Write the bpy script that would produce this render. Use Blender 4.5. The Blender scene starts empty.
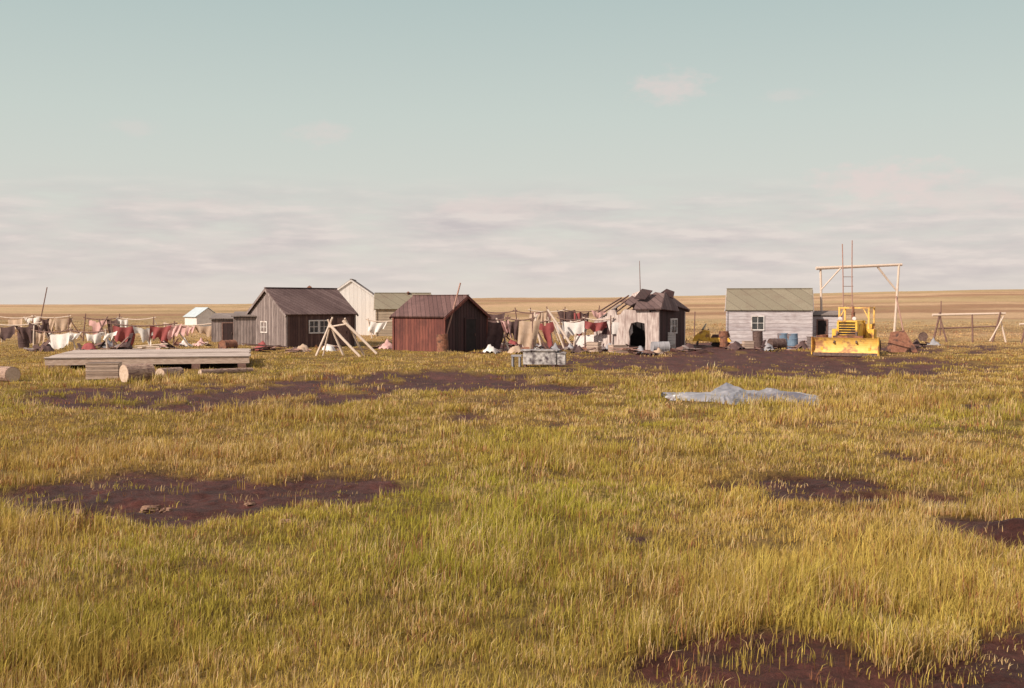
import bpy, math, random, bmesh
import numpy as np
from mathutils import Vector, Matrix
random.seed(7); rng=np.random.default_rng(7)
scene=bpy.context.scene
F=1138.0; CAMH=2.4; YH=304.0
PITCH=math.atan((344-YH)/F)

# ------------------------------------------------------------ noise helpers
def _hash(xi,yi,s):
    n=(xi*374761393+yi*668265263+s*982451653)&0xffffffff
    n=((n^(n>>13))*1274126177)&0xffffffff
    n=n^(n>>16)
    return n/4294967296.0
def vn(x,y,s=0):
    x=np.asarray(x,float); y=np.asarray(y,float)
    xf=np.floor(x); yf=np.floor(y); xi=xf.astype(np.int64); yi=yf.astype(np.int64)
    u=x-xf; v=y-yf; u=u*u*(3-2*u); v=v*v*(3-2*v)
    a=_hash(xi,yi,s); b=_hash(xi+1,yi,s); c=_hash(xi,yi+1,s); d=_hash(xi+1,yi+1,s)
    return (a*(1-u)+b*u)*(1-v)+(c*(1-u)+d*u)*v
def fbm(x,y,s=0,o=4):
    t=0;a=.5;w=0
    for i in range(o):
        t=t+a*vn(np.asarray(x)*2**i+i*17.3,np.asarray(y)*2**i-i*9.1,s+i); w+=a; a*=.5
    return t/w
def sstep(a,b,x):
    t=np.clip((x-a)/(b-a),0,1); return t*t*(3-2*t)

def G0(px,py):
    a=PITCH; u=(344-py)/F; r=(px-512)/F
    d=np.array([r, math.cos(a)+u*math.sin(a), -math.sin(a)+u*math.cos(a)])
    k=-CAMH/d[2]; return d[0]*k,d[1]*k

# bare-soil areas: centre and radii on the ground
MUDS=[]
def mud(x0,x1,y0,y1,s):
    ax,ay=G0((x0+x1)/2,y0); bx,by=G0((x0+x1)/2,y1)
    cx,cy=(ax+bx)/2,(ay+by)/2
    MUDS.append((cx,cy,(x1-x0)/2/F*cy,abs(ay-by)/2,s))
mud(-60,400,474,532,1.25); mud(640,1060,474,506,.85); mud(950,1090,508,556,1.2)
mud(660,1240,634,790,1.2); mud(740,960,592,644,.62)
mud(550,950,350,378,1.3); mud(20,390,383,412,1.05); mud(240,620,372,396,1.0)
mud(330,1010,342,354,1.1); mud(590,690,526,552,.4); mud(880,1060,395,415,.45)
PUDS=[]
for (px,py,w,dy) in [(742,487,20,3),(880,493,26,3),(940,496,34,3),(950,676,10,4),(835,499,14,2.5),(1014,489,18,2),(980,640,8,3)]:
    x,y=G0(px,py); PUDS.append((x,y,w/F*y,abs(G0(px,py-dy)[1]-y)))
def pudk(x,y,a=.7,b=1.5):
    k=np.zeros_like(np.asarray(x,float))
    for (px,py,rx,ry) in PUDS:
        r=np.sqrt(((x-px)/rx)**2+((y-py)/ry)**2)+(vn(x*3.5,y*3.5,77)-.5)*.9
        k=np.maximum(k,1-sstep(a,b,r))
    return k
def mudmask(x,y):
    m=np.zeros_like(np.asarray(x,float))
    n=fbm(np.asarray(x)/.9,np.asarray(y)/1.3,50,5)
    n2=fbm(np.asarray(x)/7,np.asarray(y)/9,60,3)
    for (cx,cy,rx,ry,s) in MUDS:
        r=np.sqrt(((x-cx)/rx)**2+((y-cy)/ry)**2)
        v=np.clip(1.35-r,0,1)*s+(n-.5)*2.4*np.clip(1.7-r,0,1)
        m=np.maximum(m,v)
    m=np.maximum(m,(n*.9+n2*.4-.45)*1.0)
    return np.maximum(sstep(.36,.58,m),pudk(x,y,1.2,2.0))
MX,MY=G0(1012,534)
def H(x,y):
    x=np.asarray(x,float); y=np.asarray(y,float)
    h=(fbm(x/9,y/9,1,3)-.5)*.22+(fbm(x/1.1,y/1.1,2,3)-.5)*.15
    rr=np.sqrt(x*x+y*y)
    t=np.where(y>1,x/np.maximum(y,1),0); t=np.clip(t,-.62,.62)
    rise=np.maximum(6.2+t*15+ (fbm(t*7,0*t,9,3)-.5)*2.2,0)
    h=h+sstep(120,900,y)*rise+ (fbm(x/160,y/60,11,3)-.5)*2.0*sstep(110,500,rr)
    h=h+.17*np.exp(-(((x-MX)/.45)**2+((y-MY)/.5)**2))*(.6+.8*fbm(x*3,y*3,14,3))
    return h
def mudh(x,y):
    m=mudmask(x,y); h=H(x,y)-.05*m+m*((fbm(np.asarray(x)/.35,np.asarray(y)/.35,88,4)-.5)*.15)
    k=pudk(x,y); return h*(1-k)-.14*k
def G(px,py):
    x,y=G0(px,py); return x,y,float(mudh(np.array([x]),np.array([y]))[0])

# ------------------------------------------------------------ materials
def newmat(name):
    m=bpy.data.materials.new(name); m.use_nodes=True; nt=m.node_tree; nt.nodes.clear()
    out=nt.nodes.new('ShaderNodeOutputMaterial'); b=nt.nodes.new('ShaderNodeBsdfPrincipled')
    nt.links.new(b.outputs[0],out.inputs[0]); return m,nt,b,out
def N(nt,t,**k):
    n=nt.nodes.new(t)
    for a,v in k.items(): setattr(n,a,v)
    return n
def mathn(nt,op,a,b=None):
    n=N(nt,'ShaderNodeMath',operation=op)
    for i,v in enumerate([a,b]):
        if v is None: continue
        if isinstance(v,(int,float)): n.inputs[i].default_value=v
        else: nt.links.new(v,n.inputs[i])
    return n.outputs[0]
def mix(nt,f,a,b,bt='MIX'):
    n=N(nt,'ShaderNodeMix',data_type='RGBA',blend_type=bt)
    for s,v in ((n.inputs[0],f),(n.inputs[6],a),(n.inputs[7],b)):
        if isinstance(v,(int,float)): s.default_value=v
        elif isinstance(v,tuple): s.default_value=(*v[:3],1)
        else: nt.links.new(v,s)
    return n.outputs[2]
def noise(nt,vec,scale,detail=5,rough=.6):
    n=N(nt,'ShaderNodeTexNoise'); n.inputs['Scale'].default_value=scale
    n.inputs['Detail'].default_value=detail; n.inputs['Roughness'].default_value=rough
    if vec is not None: nt.links.new(vec,n.inputs['Vector'])
    return n.outputs[0]
def remap(nt,v,a,b):
    n=N(nt,'ShaderNodeMapRange'); nt.links.new(v,n.inputs[0])
    n.inputs[1].default_value=a; n.inputs[2].default_value=b; return n.outputs[0]
def scalev(nt,v,s):
    n=N(nt,'ShaderNodeVectorMath',operation='MULTIPLY'); nt.links.new(v,n.inputs[0]); n.inputs[1].default_value=s
    return n.outputs[0]
def bump(nt,b,h,st,dist=.03):
    n=N(nt,'ShaderNodeBump'); n.inputs['Strength'].default_value=st; n.inputs['Distance'].default_value=dist
    nt.links.new(h,n.inputs['Height']); nt.links.new(n.outputs[0],b.inputs['Normal'])
def mat_noise(name,c1,c2,scale=5,rough=.85,metal=0,bm=.3,st=(1,1,1),c3=None):
    m,nt,b,o=newmat(name); tc=N(nt,'ShaderNodeTexCoord').outputs['Object']
    v=scalev(nt,tc,st); n=noise(nt,v,scale)
    c=mix(nt,remap(nt,n,.35,.65),c1,c2)
    if c3:
        n2=noise(nt,v,scale*.45,4); c=mix(nt,remap(nt,n2,.50,.62),c,c3)
    nt.links.new(c,b.inputs['Base Color']); b.inputs['Roughness'].default_value=rough
    b.inputs['Metallic'].default_value=metal; bump(nt,b,n,bm); return m
def mat_boards(name,c1,c2,width=.16,axis='x',stain=(.05,.035,.035),amt=.5,rough=.9,gap=.1):
    m,nt,b,o=newmat(name); tc=N(nt,'ShaderNodeTexCoord').outputs['Object']
    sx=N(nt,'ShaderNodeSeparateXYZ'); nt.links.new(tc,sx.inputs[0])
    c=mathn(nt,'ADD',sx.outputs[0],sx.outputs[1]) if axis=='x' else sx.outputs['XYZ'.index(axis.upper())]
    d=mathn(nt,'DIVIDE',c,width); fl=mathn(nt,'FLOOR',d); fr=mathn(nt,'FRACT',d)
    wn=N(nt,'ShaderNodeTexWhiteNoise',noise_dimensions='1D'); nt.links.new(fl,wn.inputs['W'])
    col=mix(nt,wn.outputs['Value'],c1,c2)
    gv=(9,9,1.2) if axis=='x' else (1.2,1.2,9)
    n=noise(nt,scalev(nt,tc,gv),1.6,6); col=mix(nt,mathn(nt,'MULTIPLY',remap(nt,n,.4,.7),amt),col,stain)
    n2=noise(nt,tc,1.1,4); col=mix(nt,mathn(nt,'MULTIPLY',remap(nt,n2,.5,.75),amt),col,stain)
    g=mathn(nt,'LESS_THAN',fr,gap); col=mix(nt,mathn(nt,'MULTIPLY',g,.75),col,tuple(v*.35 for v in stain))
    nt.links.new(col,b.inputs['Base Color']); b.inputs['Roughness'].default_value=rough
    bump(nt,b,mathn(nt,'SUBTRACT',n,g),.5); return m

M={}
M['greyboard']=mat_boards('grey_weathered_boards',(.25,.19,.18),(.40,.32,.30),.17)
M['brownboard']=mat_boards('brown_weathered_boards',(.10,.05,.045),(.19,.11,.09),.17,stain=(.04,.02,.02))
M['redboard']=mat_boards('faded_red_boards',(.17,.05,.04),(.26,.085,.06),.2,stain=(.05,.02,.02),amt=.6)
M['darkboard']=mat_boards('dark_and_shaded_boards',(.04,.018,.018),(.085,.038,.038),.22)  # dark boards; also carry the painted shade of walls turned from the sun
M['whiteboard']=mat_boards('white_washed_boards',(.74,.70,.68),(.82,.78,.76),.3,amt=.1,stain=(.45,.38,.36),gap=.02)
M['whiteh']=mat_boards('pale_siding',(.50,.45,.47),(.64,.58,.59),.22,'z',amt=.5,stain=(.25,.17,.17),gap=.05)
M['shackwall']=mat_boards('peeling_shack_wall',(.62,.52,.48),(.72,.62,.58),.6,amt=.7,stain=(.19,.10,.09),gap=.03)
M['creamwall']=mat_boards('dull_cream_siding',(.40,.32,.24),(.48,.39,.3),.2,'z',amt=.4,stain=(.2,.13,.1))
M['roofbrown']=mat_boards('brown_roof_sheets',(.14,.085,.08),(.22,.145,.135),.35,amt=.6,stain=(.06,.03,.03))
M['roofred']=mat_boards('red_brown_roof_sheets',(.13,.065,.06),(.22,.12,.11),.3,amt=.6,stain=(.06,.03,.03))
M['roofgreen']=mat_boards('green_grey_roofing',(.24,.21,.15),(.30,.26,.19),.9,amt=.5,stain=(.18,.12,.09),gap=.03)
M['roofgrey']=mat_boards('grey_brown_roofing',(.24,.19,.17),(.32,.26,.24),.5,amt=.3,gap=.04)
M['pale']=mat_noise('sun_bleached_pole_wood',(.60,.46,.37),(.76,.62,.52),8,st=(3,3,1))
M['pink']=mat_noise('reddish_pole_wood',(.33,.18,.14),(.46,.27,.22),8,st=(3,3,1))
M['darkwood']=mat_noise('dark_wet_wood',(.14,.07,.06),(.27,.16,.13),8,st=(3,3,1))
M['deck']=mat_boards('pale_deck_planks',(.62,.50,.44),(.76,.64,.57),.2,'y',amt=.4,stain=(.34,.24,.2),gap=.05)
M['deckside']=mat_noise('deck_beam_wood',(.42,.30,.24),(.6,.46,.38),5,st=(1,1,4))
M['crate']=mat_boards('crate_wood',(.46,.33,.26),(.62,.47,.38),.13,'z',amt=.4,stain=(.2,.12,.09))
M['bark']=mat_noise('log_bark',(.28,.17,.13),(.5,.35,.27),12,st=(1,1,3),c3=(.2,.12,.1))
M['endgrain']=mat_noise('log_end_grain',(.5,.36,.26),(.66,.5,.4),14)
M['black']=mat_noise('black_and_interior_shade',(.012,.008,.008),(.03,.02,.02),3)  # near-black; also stands in for the shade inside open doorways
M['glass']=mat_noise('dusty_window_glass',(.03,.035,.04),(.09,.09,.09),3,rough=.12,bm=.05)
M['whitepaint']=mat_noise('chalky_white_paint',(.66,.61,.58),(.78,.73,.7),6,c3=(.45,.36,.32))
M['yellow']=mat_noise('worn_yellow_paint',(.78,.42,.04),(.86,.54,.09),7,rough=.65,c3=(.36,.16,.06))
M['blade']=mat_noise('faded_yellow_paint',(.78,.46,.10),(.86,.56,.16),6,rough=.65,c3=(.42,.2,.09))
M['steel']=mat_noise('dark_track_steel',(.09,.05,.045),(.2,.13,.11),12,rough=.7,metal=.3)
M['rust']=mat_noise('rusty_steel',(.20,.075,.045),(.33,.15,.09),8,c3=(.1,.05,.04))
M['blue']=mat_noise('blue_drum_paint',(.13,.19,.28),(.2,.28,.37),5,rough=.7,c3=(.2,.11,.08))
M['tealtarp']=mat_noise('light_blue_canvas',(.42,.48,.52),(.52,.57,.6),3)
M['ochre']=mat_noise('ochre_canvas',(.62,.42,.12),(.72,.5,.18),3)
M['c_white']=mat_noise('white_cloth',(.66,.6,.57),(.8,.74,.7),3,bm=.1)
M['c_pink']=mat_noise('pink_cloth',(.55,.30,.28),(.68,.42,.39),3,bm=.1)
M['c_red']=mat_noise('dark_red_cloth',(.26,.055,.055),(.36,.085,.08),3,bm=.1)
M['c_dark']=mat_noise('dark_brown_cloth',(.06,.03,.03),(.13,.075,.07),3,bm=.1)
M['c_grey']=mat_noise('grey_blue_cloth',(.26,.25,.27),(.38,.36,.38),3,bm=.1)
M['c_tan']=mat_noise('tan_cloth',(.42,.29,.2),(.55,.4,.3),3,bm=.1)
M['turf']=mat_noise('dry_turf',(.18,.09,.06),(.34,.20,.13),14,bm=1.0)
M['patch']=mat_noise('chipped_white_and_dark_paint',(.62,.58,.57),(.08,.06,.07),6,bm=.2)

# ------------------------------------------------------------ mesh builder
SPLIT={'corner_board','fascia','canopy_post','foundation_block','rafter','leg','rim_joist','vent_box','control_lever','wheel','cut_end','fuel_tank','end_plate','board'}
class MB:
    def __init__(s): s.v=[]; s.f=[]; s.p=[]
    def add(s,vs,fs):
        o=len(s.v); vs=[tuple(p) for p in vs]; s.v+=vs; s.f+=[tuple(i+o for i in f) for f in fs]; s.p.append((vs,fs)); return s
    def box(s,c,d,R=None):
        vs=[]
        for z in(-1,1):
            for y in(-1,1):
                for x in(-1,1):
                    p=Vector((x*d[0]/2,y*d[1]/2,z*d[2]/2))
                    if R is not None: p=R@p
                    vs.append(p+Vector(c))
        return s.add(vs,[(0,2,3,1),(4,5,7,6),(0,1,5,4),(2,6,7,3),(0,4,6,2),(1,3,7,5)])
    def beam(s,a,b,w=.08,h=None):
        a=Vector(a);b=Vector(b);d=b-a;L=d.length; q=d.to_track_quat('Z','Y').to_matrix()
        return s.box((a+b)/2,(w,h or w,L),q)
    def cyl(s,a,b,r1,r2=None,n=8,seg=1,bend=0,sag=0):
        a=Vector(a);b=Vector(b); r2=r1 if r2 is None else r2
        q=(b-a).to_track_quat('Z','Y').to_matrix(); vs=[];fs=[]
        for k in range(seg+1):
            t=k/seg; c=a.lerp(b,t)+q@Vector((math.sin(t*math.pi)*bend,0,0))-Vector((0,0,sag*4*t*(1-t))); r=r1+(r2-r1)*t
            for i in range(n):
                an=2*math.pi*i/n; vs.append(c+q@Vector((math.cos(an)*r,math.sin(an)*r,0)))
        for k in range(seg):
            for i in range(n):
                j=(i+1)%n; fs.append((k*n+i,k*n+j,(k+1)*n+j,(k+1)*n+i))
        fs.append(tuple(range(n))[::-1]); fs.append(tuple(range(seg*n,seg*n+n)))
        return s.add(vs,fs)
    def lathe(s,prof,n=18,R=None,c=(0,0,0)):
        vs=[];fs=[];m=len(prof)
        for (r,z) in prof:
            for i in range(n):
                an=2*math.pi*i/n; p=Vector((math.cos(an)*r,math.sin(an)*r,z))
                if R is not None:p=R@p
                vs.append(p+Vector(c))
        for k in range(m-1):
            for i in range(n):
                j=(i+1)%n; fs.append((k*n+i,k*n+j,(k+1)*n+j,(k+1)*n+i))
        fs.append(tuple(range(n))[::-1]); fs.append(tuple(range((m-1)*n,m*n)))
        return s.add(vs,fs)
    def prism(s,pts,y0,y1,ax='y'):
        n=len(pts)
        def P(p,q):
            if ax=='y': return (p[0],q,p[1])
            if ax=='x': return (q,p[0],p[1])
            return (p[0],p[1],q)
        vs=[P(p,y0) for p in pts]+[P(p,y1) for p in pts]
        fs=[tuple(range(n)),tuple(range(n,2*n))[::-1]]+[(i,i+n,(i+1)%n+n,(i+1)%n) for i in range(n)]
        return s.add(vs,fs)
    def slab(s,p,th):
        p=[Vector(q) for q in p]; nn=(p[1]-p[0]).cross(p[-1]-p[0]).normalized()*th; n=len(p)
        return s.add(p+[q-nn for q in p],[tuple(range(n)),tuple(range(n,2*n))[::-1]]+[(i,i+n,(i+1)%n+n,(i+1)%n) for i in range(n)])
    def mesh(s,name,mat,smooth=False):
        me=bpy.data.meshes.new(name); me.from_pydata(s.v,[],s.f); me.validate(); me.materials.append(mat)
        bm=bmesh.new(); bm.from_mesh(me); bmesh.ops.recalc_face_normals(bm,faces=bm.faces); bm.to_mesh(me); bm.free()
        if smooth: me.polygons.foreach_set('use_smooth',[True]*len(me.polygons))
        return me
def link(o): scene.collection.objects.link(o)
def tag(o,label,cat,group=None):
    o['label']=label; o['category']=cat
    if group:o['group']=group
def empty(name,label,cat,loc,rot=0,group=None):
    o=bpy.data.objects.new(name,None); o.empty_display_size=.3; link(o); o.location=loc; o.rotation_euler=(0,0,math.radians(rot)); tag(o,label,cat,group); return o
def part(par,name,mb,mat,label=None,smooth=False):
    if name in SPLIT and len(mb.p)>1:
        for (vs,fs) in mb.p:
            k=MB(); k.add(vs,fs); o=bpy.data.objects.new(name,k.mesh(name,M[mat],smooth)); link(o); o.parent=par
        return o
    o=bpy.data.objects.new(name,mb.mesh(name,M[mat],smooth)); link(o); o.parent=par
    if label:o['label']=label
    return o
def solo(name,mb,mat,label,cat,loc,rot=0,group=None,smooth=False):
    o=bpy.data.objects.new(name,mb.mesh(name,M[mat],smooth)); link(o); o.location=loc; o.rotation_euler=(0,0,math.radians(rot)); tag(o,label,cat,group); return o
FOOT=[]
def foot(loc,rot,w,d): FOOT.append((loc[0],loc[1],math.radians(rot),w/2,d/2))

# ------------------------------------------------------------ cabins
def window(par,x,z,w,h,y,frame='whitepaint',side=None):
    fr=MB(); t=.07
    def bx(m,cx,cz,ww,hh,yy,dd):
        if side is None: m.box((cx,yy,cz),(ww,dd,hh))
        else: m.box((yy,cx,cz),(dd,ww,hh))
    s=-1 if side is None else side
    bx(fr,x,z+h/2,w+t,t,y+s*.03,.06); bx(fr,x,z-h/2,w+t,t,y+s*.03,.06)
    for q in(-1,0,1): bx(fr,x+q*w/2,z,t*.8 if q else .03,h-t+.004,y+s*.03,.05)
    bx(fr,x,z,w-t,.03,y+s*.028,.03)
    f=MB(); bx(f,x,z,w,h,y+s*.012,.02)
    wn=part(par,'window',f,'glass'); p=part(wn,'frame',fr,frame); return wn
def cabin(name,label,cat,loc,rot,W,D,eh,rh,wall,roof,gable=None,over=.15,th=.07):
    e=empty(name,label,cat,loc,rot); foot(loc,rot,W+.3,D+.3)
    w=MB(); w.prism([(-D/2,-.35),(D/2,-.35),(D/2,eh),(0,rh),(-D/2,eh)],-W/2,W/2,'x')
    wo=part(e,'wall',w,wall)
    c=MB()
    for sx in(-1,1):
        for sy in(-1,1): c.box((sx*(W/2+.012),sy*(D/2+.012),eh/2-.1),(.1,.1,eh+.1))
    part(wo,'corner_board',c,gable or wall)
    r=MB(); sl=(rh-eh)/(D/2); o=over; zz=.03
    for s in(-1,1):
        a=(-W/2-o,0,rh+zz+th);b=(W/2+o,0,rh+zz+th);cc=(W/2+o,s*(D/2+o),eh-sl*o+zz+th);d=(-W/2-o,s*(D/2+o),eh-sl*o+zz+th)
        r.slab([a,b,cc,d] if s>0 else [b,a,d,cc],th)
    ro=part(e,'roof',r,roof)
    rc=MB(); rc.box((0,0,rh+zz+th+.005),(W+2*o+.02,.16,.04)); part(ro,'ridge_cap',rc,roof)
    fa=MB()
    for sx in(-1,1):
        for s in(-1,1):
            fa.beam((sx*(W/2+o+.02),0,rh-.02),(sx*(W/2+o+.02),s*(D/2+o),eh-sl*o-.02),.03,.12)
    part(ro,'fascia',fa,gable or wall)
    return e,wo,ro
def door(par,x,y,w=.75,h=1.7,mat='darkwood',side=None,frame='darkwood'):
    d=MB(); fr=MB(); s=-1 if side is None else side
    def bx(m,cx,cz,ww,hh,yy,dd):
        if side is None: m.box((cx,yy,cz),(ww,dd,hh))
        else: m.box((yy,cx,cz),(dd,ww,hh))
    bx(d,x,h/2,w,h,y+s*.02,.04); o=part(par,'door',d,mat)
    bx(fr,x-w/2-.04,h/2,.07,h+.01,y+s*.03,.058);bx(fr,x+w/2+.04,h/2,.07,h+.01,y+s*.03,.058);bx(fr,x,h+.04,w+.15,.07,y+s*.03,.062)
    part(o,'frame',fr,frame)
    hd=MB(); bx(hd,x+w*.38,h*.5,.04,.14,y+s*.06,.05); part(o,'handle',hd,'steel'); return o
def stovepipe(par,x,y,z0,h=.7,r=.08):
    m=MB(); m.cyl((x,y,z0-.3),(x,y,z0+h),r,r,10); m.lathe([(r*1.9,0),(r*1.9,.02),(r*.3,.12)],10,c=(x,y,z0+h-.01)); part(par,'chimney',m,'rust')

# brown house with lean-to
L=G(302,345); 
e,wo,ro=cabin('wooden_house','small brown weathered board house with a gable roof and low lean-to','house',L,45,4.7,3.9,1.85,3.25,'brownboard','roofbrown','greyboard')
for x in(-.55,.15): window(e,x,1.12,.62,.7,-1.95)
window(e,.3,1.1,.6,.6,-2.35,side=-1)
door(e,1.5,-1.95,.7,1.55)
stovepipe(ro,.9,.5,2.9,.5)
g=MB()
for i in range(24):
    y=-1.9+i*.165; zt=1.85+(1.4)*(1-abs(y)/1.95)-.03
    g.box((-2.35-.014,y,(zt+0)/2),(.024+.01*random.random(),.15,zt-.05))
part(wo,'gable_boards',g,'greyboard','grey gable boards')  # gable boards in a lighter grey than the other walls
L2=G(250,345)
e=empty('lean_to_shed','low grey plank shed with flat sloping roof beside a house','shed',L2,8); foot(L2,8,2.8,2.4)
w=MB(); w.prism([(-.9,-.3),(.9,-.3),(.9,1.8),(-.9,1.6)],-.85,.85,'x'); part(e,'wall',w,'greyboard')
r=MB(); r.slab([(-.95,-1.05,1.64),(.95,-1.05,1.64),(.95,1.05,1.88),(-.95,1.05,1.88)],-.06); part(e,'roof',r,'roofgrey')
L3=G(227,343)
e=empty('plank_shed','tiny grey plank outbuilding with slanted roof','shed',L3,5); foot(L3,5,2.2,2)
w=MB(); w.prism([(-.8,-.3),(.8,-.3),(.8,1.7),(-.8,1.4)],-.8,.8,'x'); part(e,'wall',w,'greyboard')
r=MB(); r.slab([(-.9,-.95,1.45),(.9,-.95,1.45),(.9,.95,1.75),(-.9,.95,1.75)],-.06); part(e,'roof',r,'roofgrey')
door(e,.2,-.8,.6,1.2,'darkboard')
# white house behind
L=G(352,336); L=(L[0]-.3,L[1]+3,L[2])
e,wo,ro=cabin('white_house','plain white house with gable end facing the field','house',L,94,5,3.9,2.8,4.15,'whiteboard','roofgrey',over=.05,th=.05)
L=G(403,336)
e,wo,ro=cabin('cream_cabin','dull cream cabin with a grey-green roof behind a red barn','house',L,6,3.9,3.6,2.0,3.1,'creamwall','roofgreen')
stovepipe(ro,.4,-.2,2.9,.3)
# red barn
L=G(437,351); L=(L[0]+.1,L[1]+1.2,L[2])
e,wo,ro=cabin('red_barn','faded red plank barn with rusty sheet roof','barn',L,-38,3.5,3.3,1.75,2.74,'redboard','roofred','redboard')
gd=MB()
for i in range(16):
    y=-1.6+i*.213; zt=1.75+.99*(1-abs(y)/1.65)-.03
    gd.box((1.75+.014,y,zt/2),(.02+.012*random.random(),.195,zt-.03))
part(wo,'gable_boards',gd,'darkboard','gable boards with their shade put into a darker colour')  # gable turned from the sun: its shade is painted as darker boards
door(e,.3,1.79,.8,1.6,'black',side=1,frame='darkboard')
# right house
L=G(776,344); L=(L[0],L[1]+1.9,L[2])
e,wo,ro=cabin('pale_cabin','weathered pale lavender-grey cabin with green roof and one small window','house',L,-13,4.95,3.8,2.1,3.35,'whiteh','roofgreen','whiteh',over=.1)
window(e,-.65,1.35,.72,.82,-1.9)
stovepipe(ro,1.7,.6,3.0,.35)
L=G(831,344); L=(L[0]+.05,L[1]+1.0,L[2])
e=empty('porch_shed','low whitewashed porch shed with narrow dark doorway','shed',L,-13); foot(L,-13,2.2,2.6)
w=MB(); w.prism([(-.9,-.3),(.9,-.3),(.9,1.9),(-.9,1.7)],-.95,.85,'x'); part(e,'wall',w,'whiteh')
r=MB(); r.slab([(-1.05,-1.0,1.75),(.98,-1.0,1.75),(.98,1.0,1.98),(-1.05,1.0,1.98)],-.05); part(e,'roof',r,'roofgrey')
door(e,-.35,-.9,.5,1.45,'black')  # near-black slab paints the darkness inside the open doorway
# ruined shack
L=G(640,348); L=(L[0]+.15,L[1]+1.3,L[2])
e=empty('ruined_shack','derelict pale shack with broken dark roof and open doorway','shack',L,-30); foot(L,-30,4.2,4.2); e.scale=(1.1,1.1,1.08)
w=MB(); t=.12
front=[(-1.75,-.3),(.15,-.3),(.2,.5),(.15,.9),(.28,1.3),(.6,1.38),(1.0,1.3),(1.05,.5),(1.02,-.3),(1.75,-.3),(1.75,1.98),(1.3,1.85),(1.1,2.1),(.6,2.1),(.45,1.95),(-.1,2.0),(-.3,1.75),(-.5,1.7),(-.6,1.98),(-.95,1.95),(-1.15,1.6),(-1.5,1.55),(-1.75,1.35)]
w.prism(front,-1.75,-1.75+t,'y')
w.prism([(-1.75,-.3),(1.75,-.3),(1.75,1.9),(-1.75,1.9)],1.75-t,1.75,'y')
w.prism([(-1.62,-.3),(1.62,-.3),(1.62,1.8),(.9,1.2),(.2,1.7),(-.7,1.3),(-1.62,1.35)],-1.75,-1.75+t-.004,'x'); wo=part(e,'wall',w,'shackwall')
w=MB(); w.prism([(-1.62,-.3),(1.62,-.3),(1.62,2.0),(-1.62,2.05)],1.63,1.75,'x'); part(e,'wall',w,'darkboard','side wall with its shade painted in as black boards')  # right side faces away from the sun; shade painted into the boards
w=MB(); w.prism([(-1.3,.75),(-.85,.72),(-.8,1.25),(-1.25,1.3)],-1.775,-1.755,'y'); part(e,'shutter',w,'darkboard')
window(e,.1,1.15,.8,.7,1.75,side=1)
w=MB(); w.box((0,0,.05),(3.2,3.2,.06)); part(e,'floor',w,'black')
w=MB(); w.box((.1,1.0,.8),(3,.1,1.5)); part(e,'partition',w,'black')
r=MB()
r.slab([(-.4,-1.05,2.33),(.1,-1.4,2.2),(.3,-1.15,2.35),(.5,-1.95,2.02),(1.95,-1.95,2.05),(1.45,-.4,2.8),(.9,-.2,2.88),(.75,-.5,2.7),(.3,-.1,2.88),(.1,-.6,2.6),(-.3,-.35,2.68)],.07)
r.slab([(1.97,-1.9,2.02),(2.0,.3,1.9),(1.8,.5,2.15),(1.97,1.9,1.95),(1.35,.8,2.7),(1.3,.2,2.92),(1.48,-.38,2.83)],.07)
r.slab([(1.9,1.95,1.9),(-1.2,1.95,1.95),(-.9,.9,2.4),(-.2,.75,2.5),(.1,.3,2.75),(1.1,.4,2.85)],.07)
ro=part(e,'roof',r,'roofbrown')
r=MB(); r.slab([(-1.95,-.9,1.5),(-1.1,-1.85,1.75),(-.5,-1.2,2.3),(-1.0,-.7,2.2),(-1.4,.3,1.9)],.05); part(ro,'loose_panel',r,'greyboard','grey torn roof panel')
r=MB(); r.slab([(.2,-1.2,2.58),(.85,-1.35,2.5),(1.0,-.8,2.95),(.35,-.6,3.05)],.04); part(ro,'loose_panel',r,'darkboard')
r=MB(); r.slab([(-.9,.4,2.3),(-.1,.2,2.6),(-.2,.6,2.98),(-.75,.7,2.8)],.04); part(ro,'loose_panel',r,'shackwall')
r=MB(); r.slab([(1.2,-.2,2.85),(1.7,.2,2.55),(1.65,.5,2.9),(1.3,.3,3.05)],.04); part(ro,'loose_panel',r,'darkboard')
r=MB()
for i in range(6): r.beam((-1.6+.33*i,-1.6,1.85),(-1.1+.33*i,.2+random.uniform(-.3,.2),2.5+.3*random.random()),.06)
r.beam((-1.2,.1,2.4),(1.4,.15,2.85),.08); part(ro,'rafter',r,'darkwood')
m=MB(); m.cyl((-.1,.3,2.0),(-.18,.3,4.5),.028,.014,6); part(e,'mast',m,'darkwood')

# distant wall tent
L=G(202,326)
e=empty('wall_tent','small pale wall tent with light blue canvas roof','tent',L,-50); foot(L,-20,3.4,3)
w=MB(); w.prism([(-1.3,-.2),(1.3,-.2),(1.3,1.1),(0,1.95),(-1.3,1.1)],-1.5,1.5,'x'); part(e,'wall',w,'c_white')
r=MB()
for s in(-1,1):
    P=[(-1.6,0,2.05),(1.6,0,2.05),(1.6,s*1.5,1.02),(-1.6,s*1.5,1.02)]; r.slab(P if s>0 else P[::-1],.04)
part(e,'roof',r,'tealtarp'); door(e,.3,-1.5,.9,1.0,'ochre',side=-1)

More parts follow.
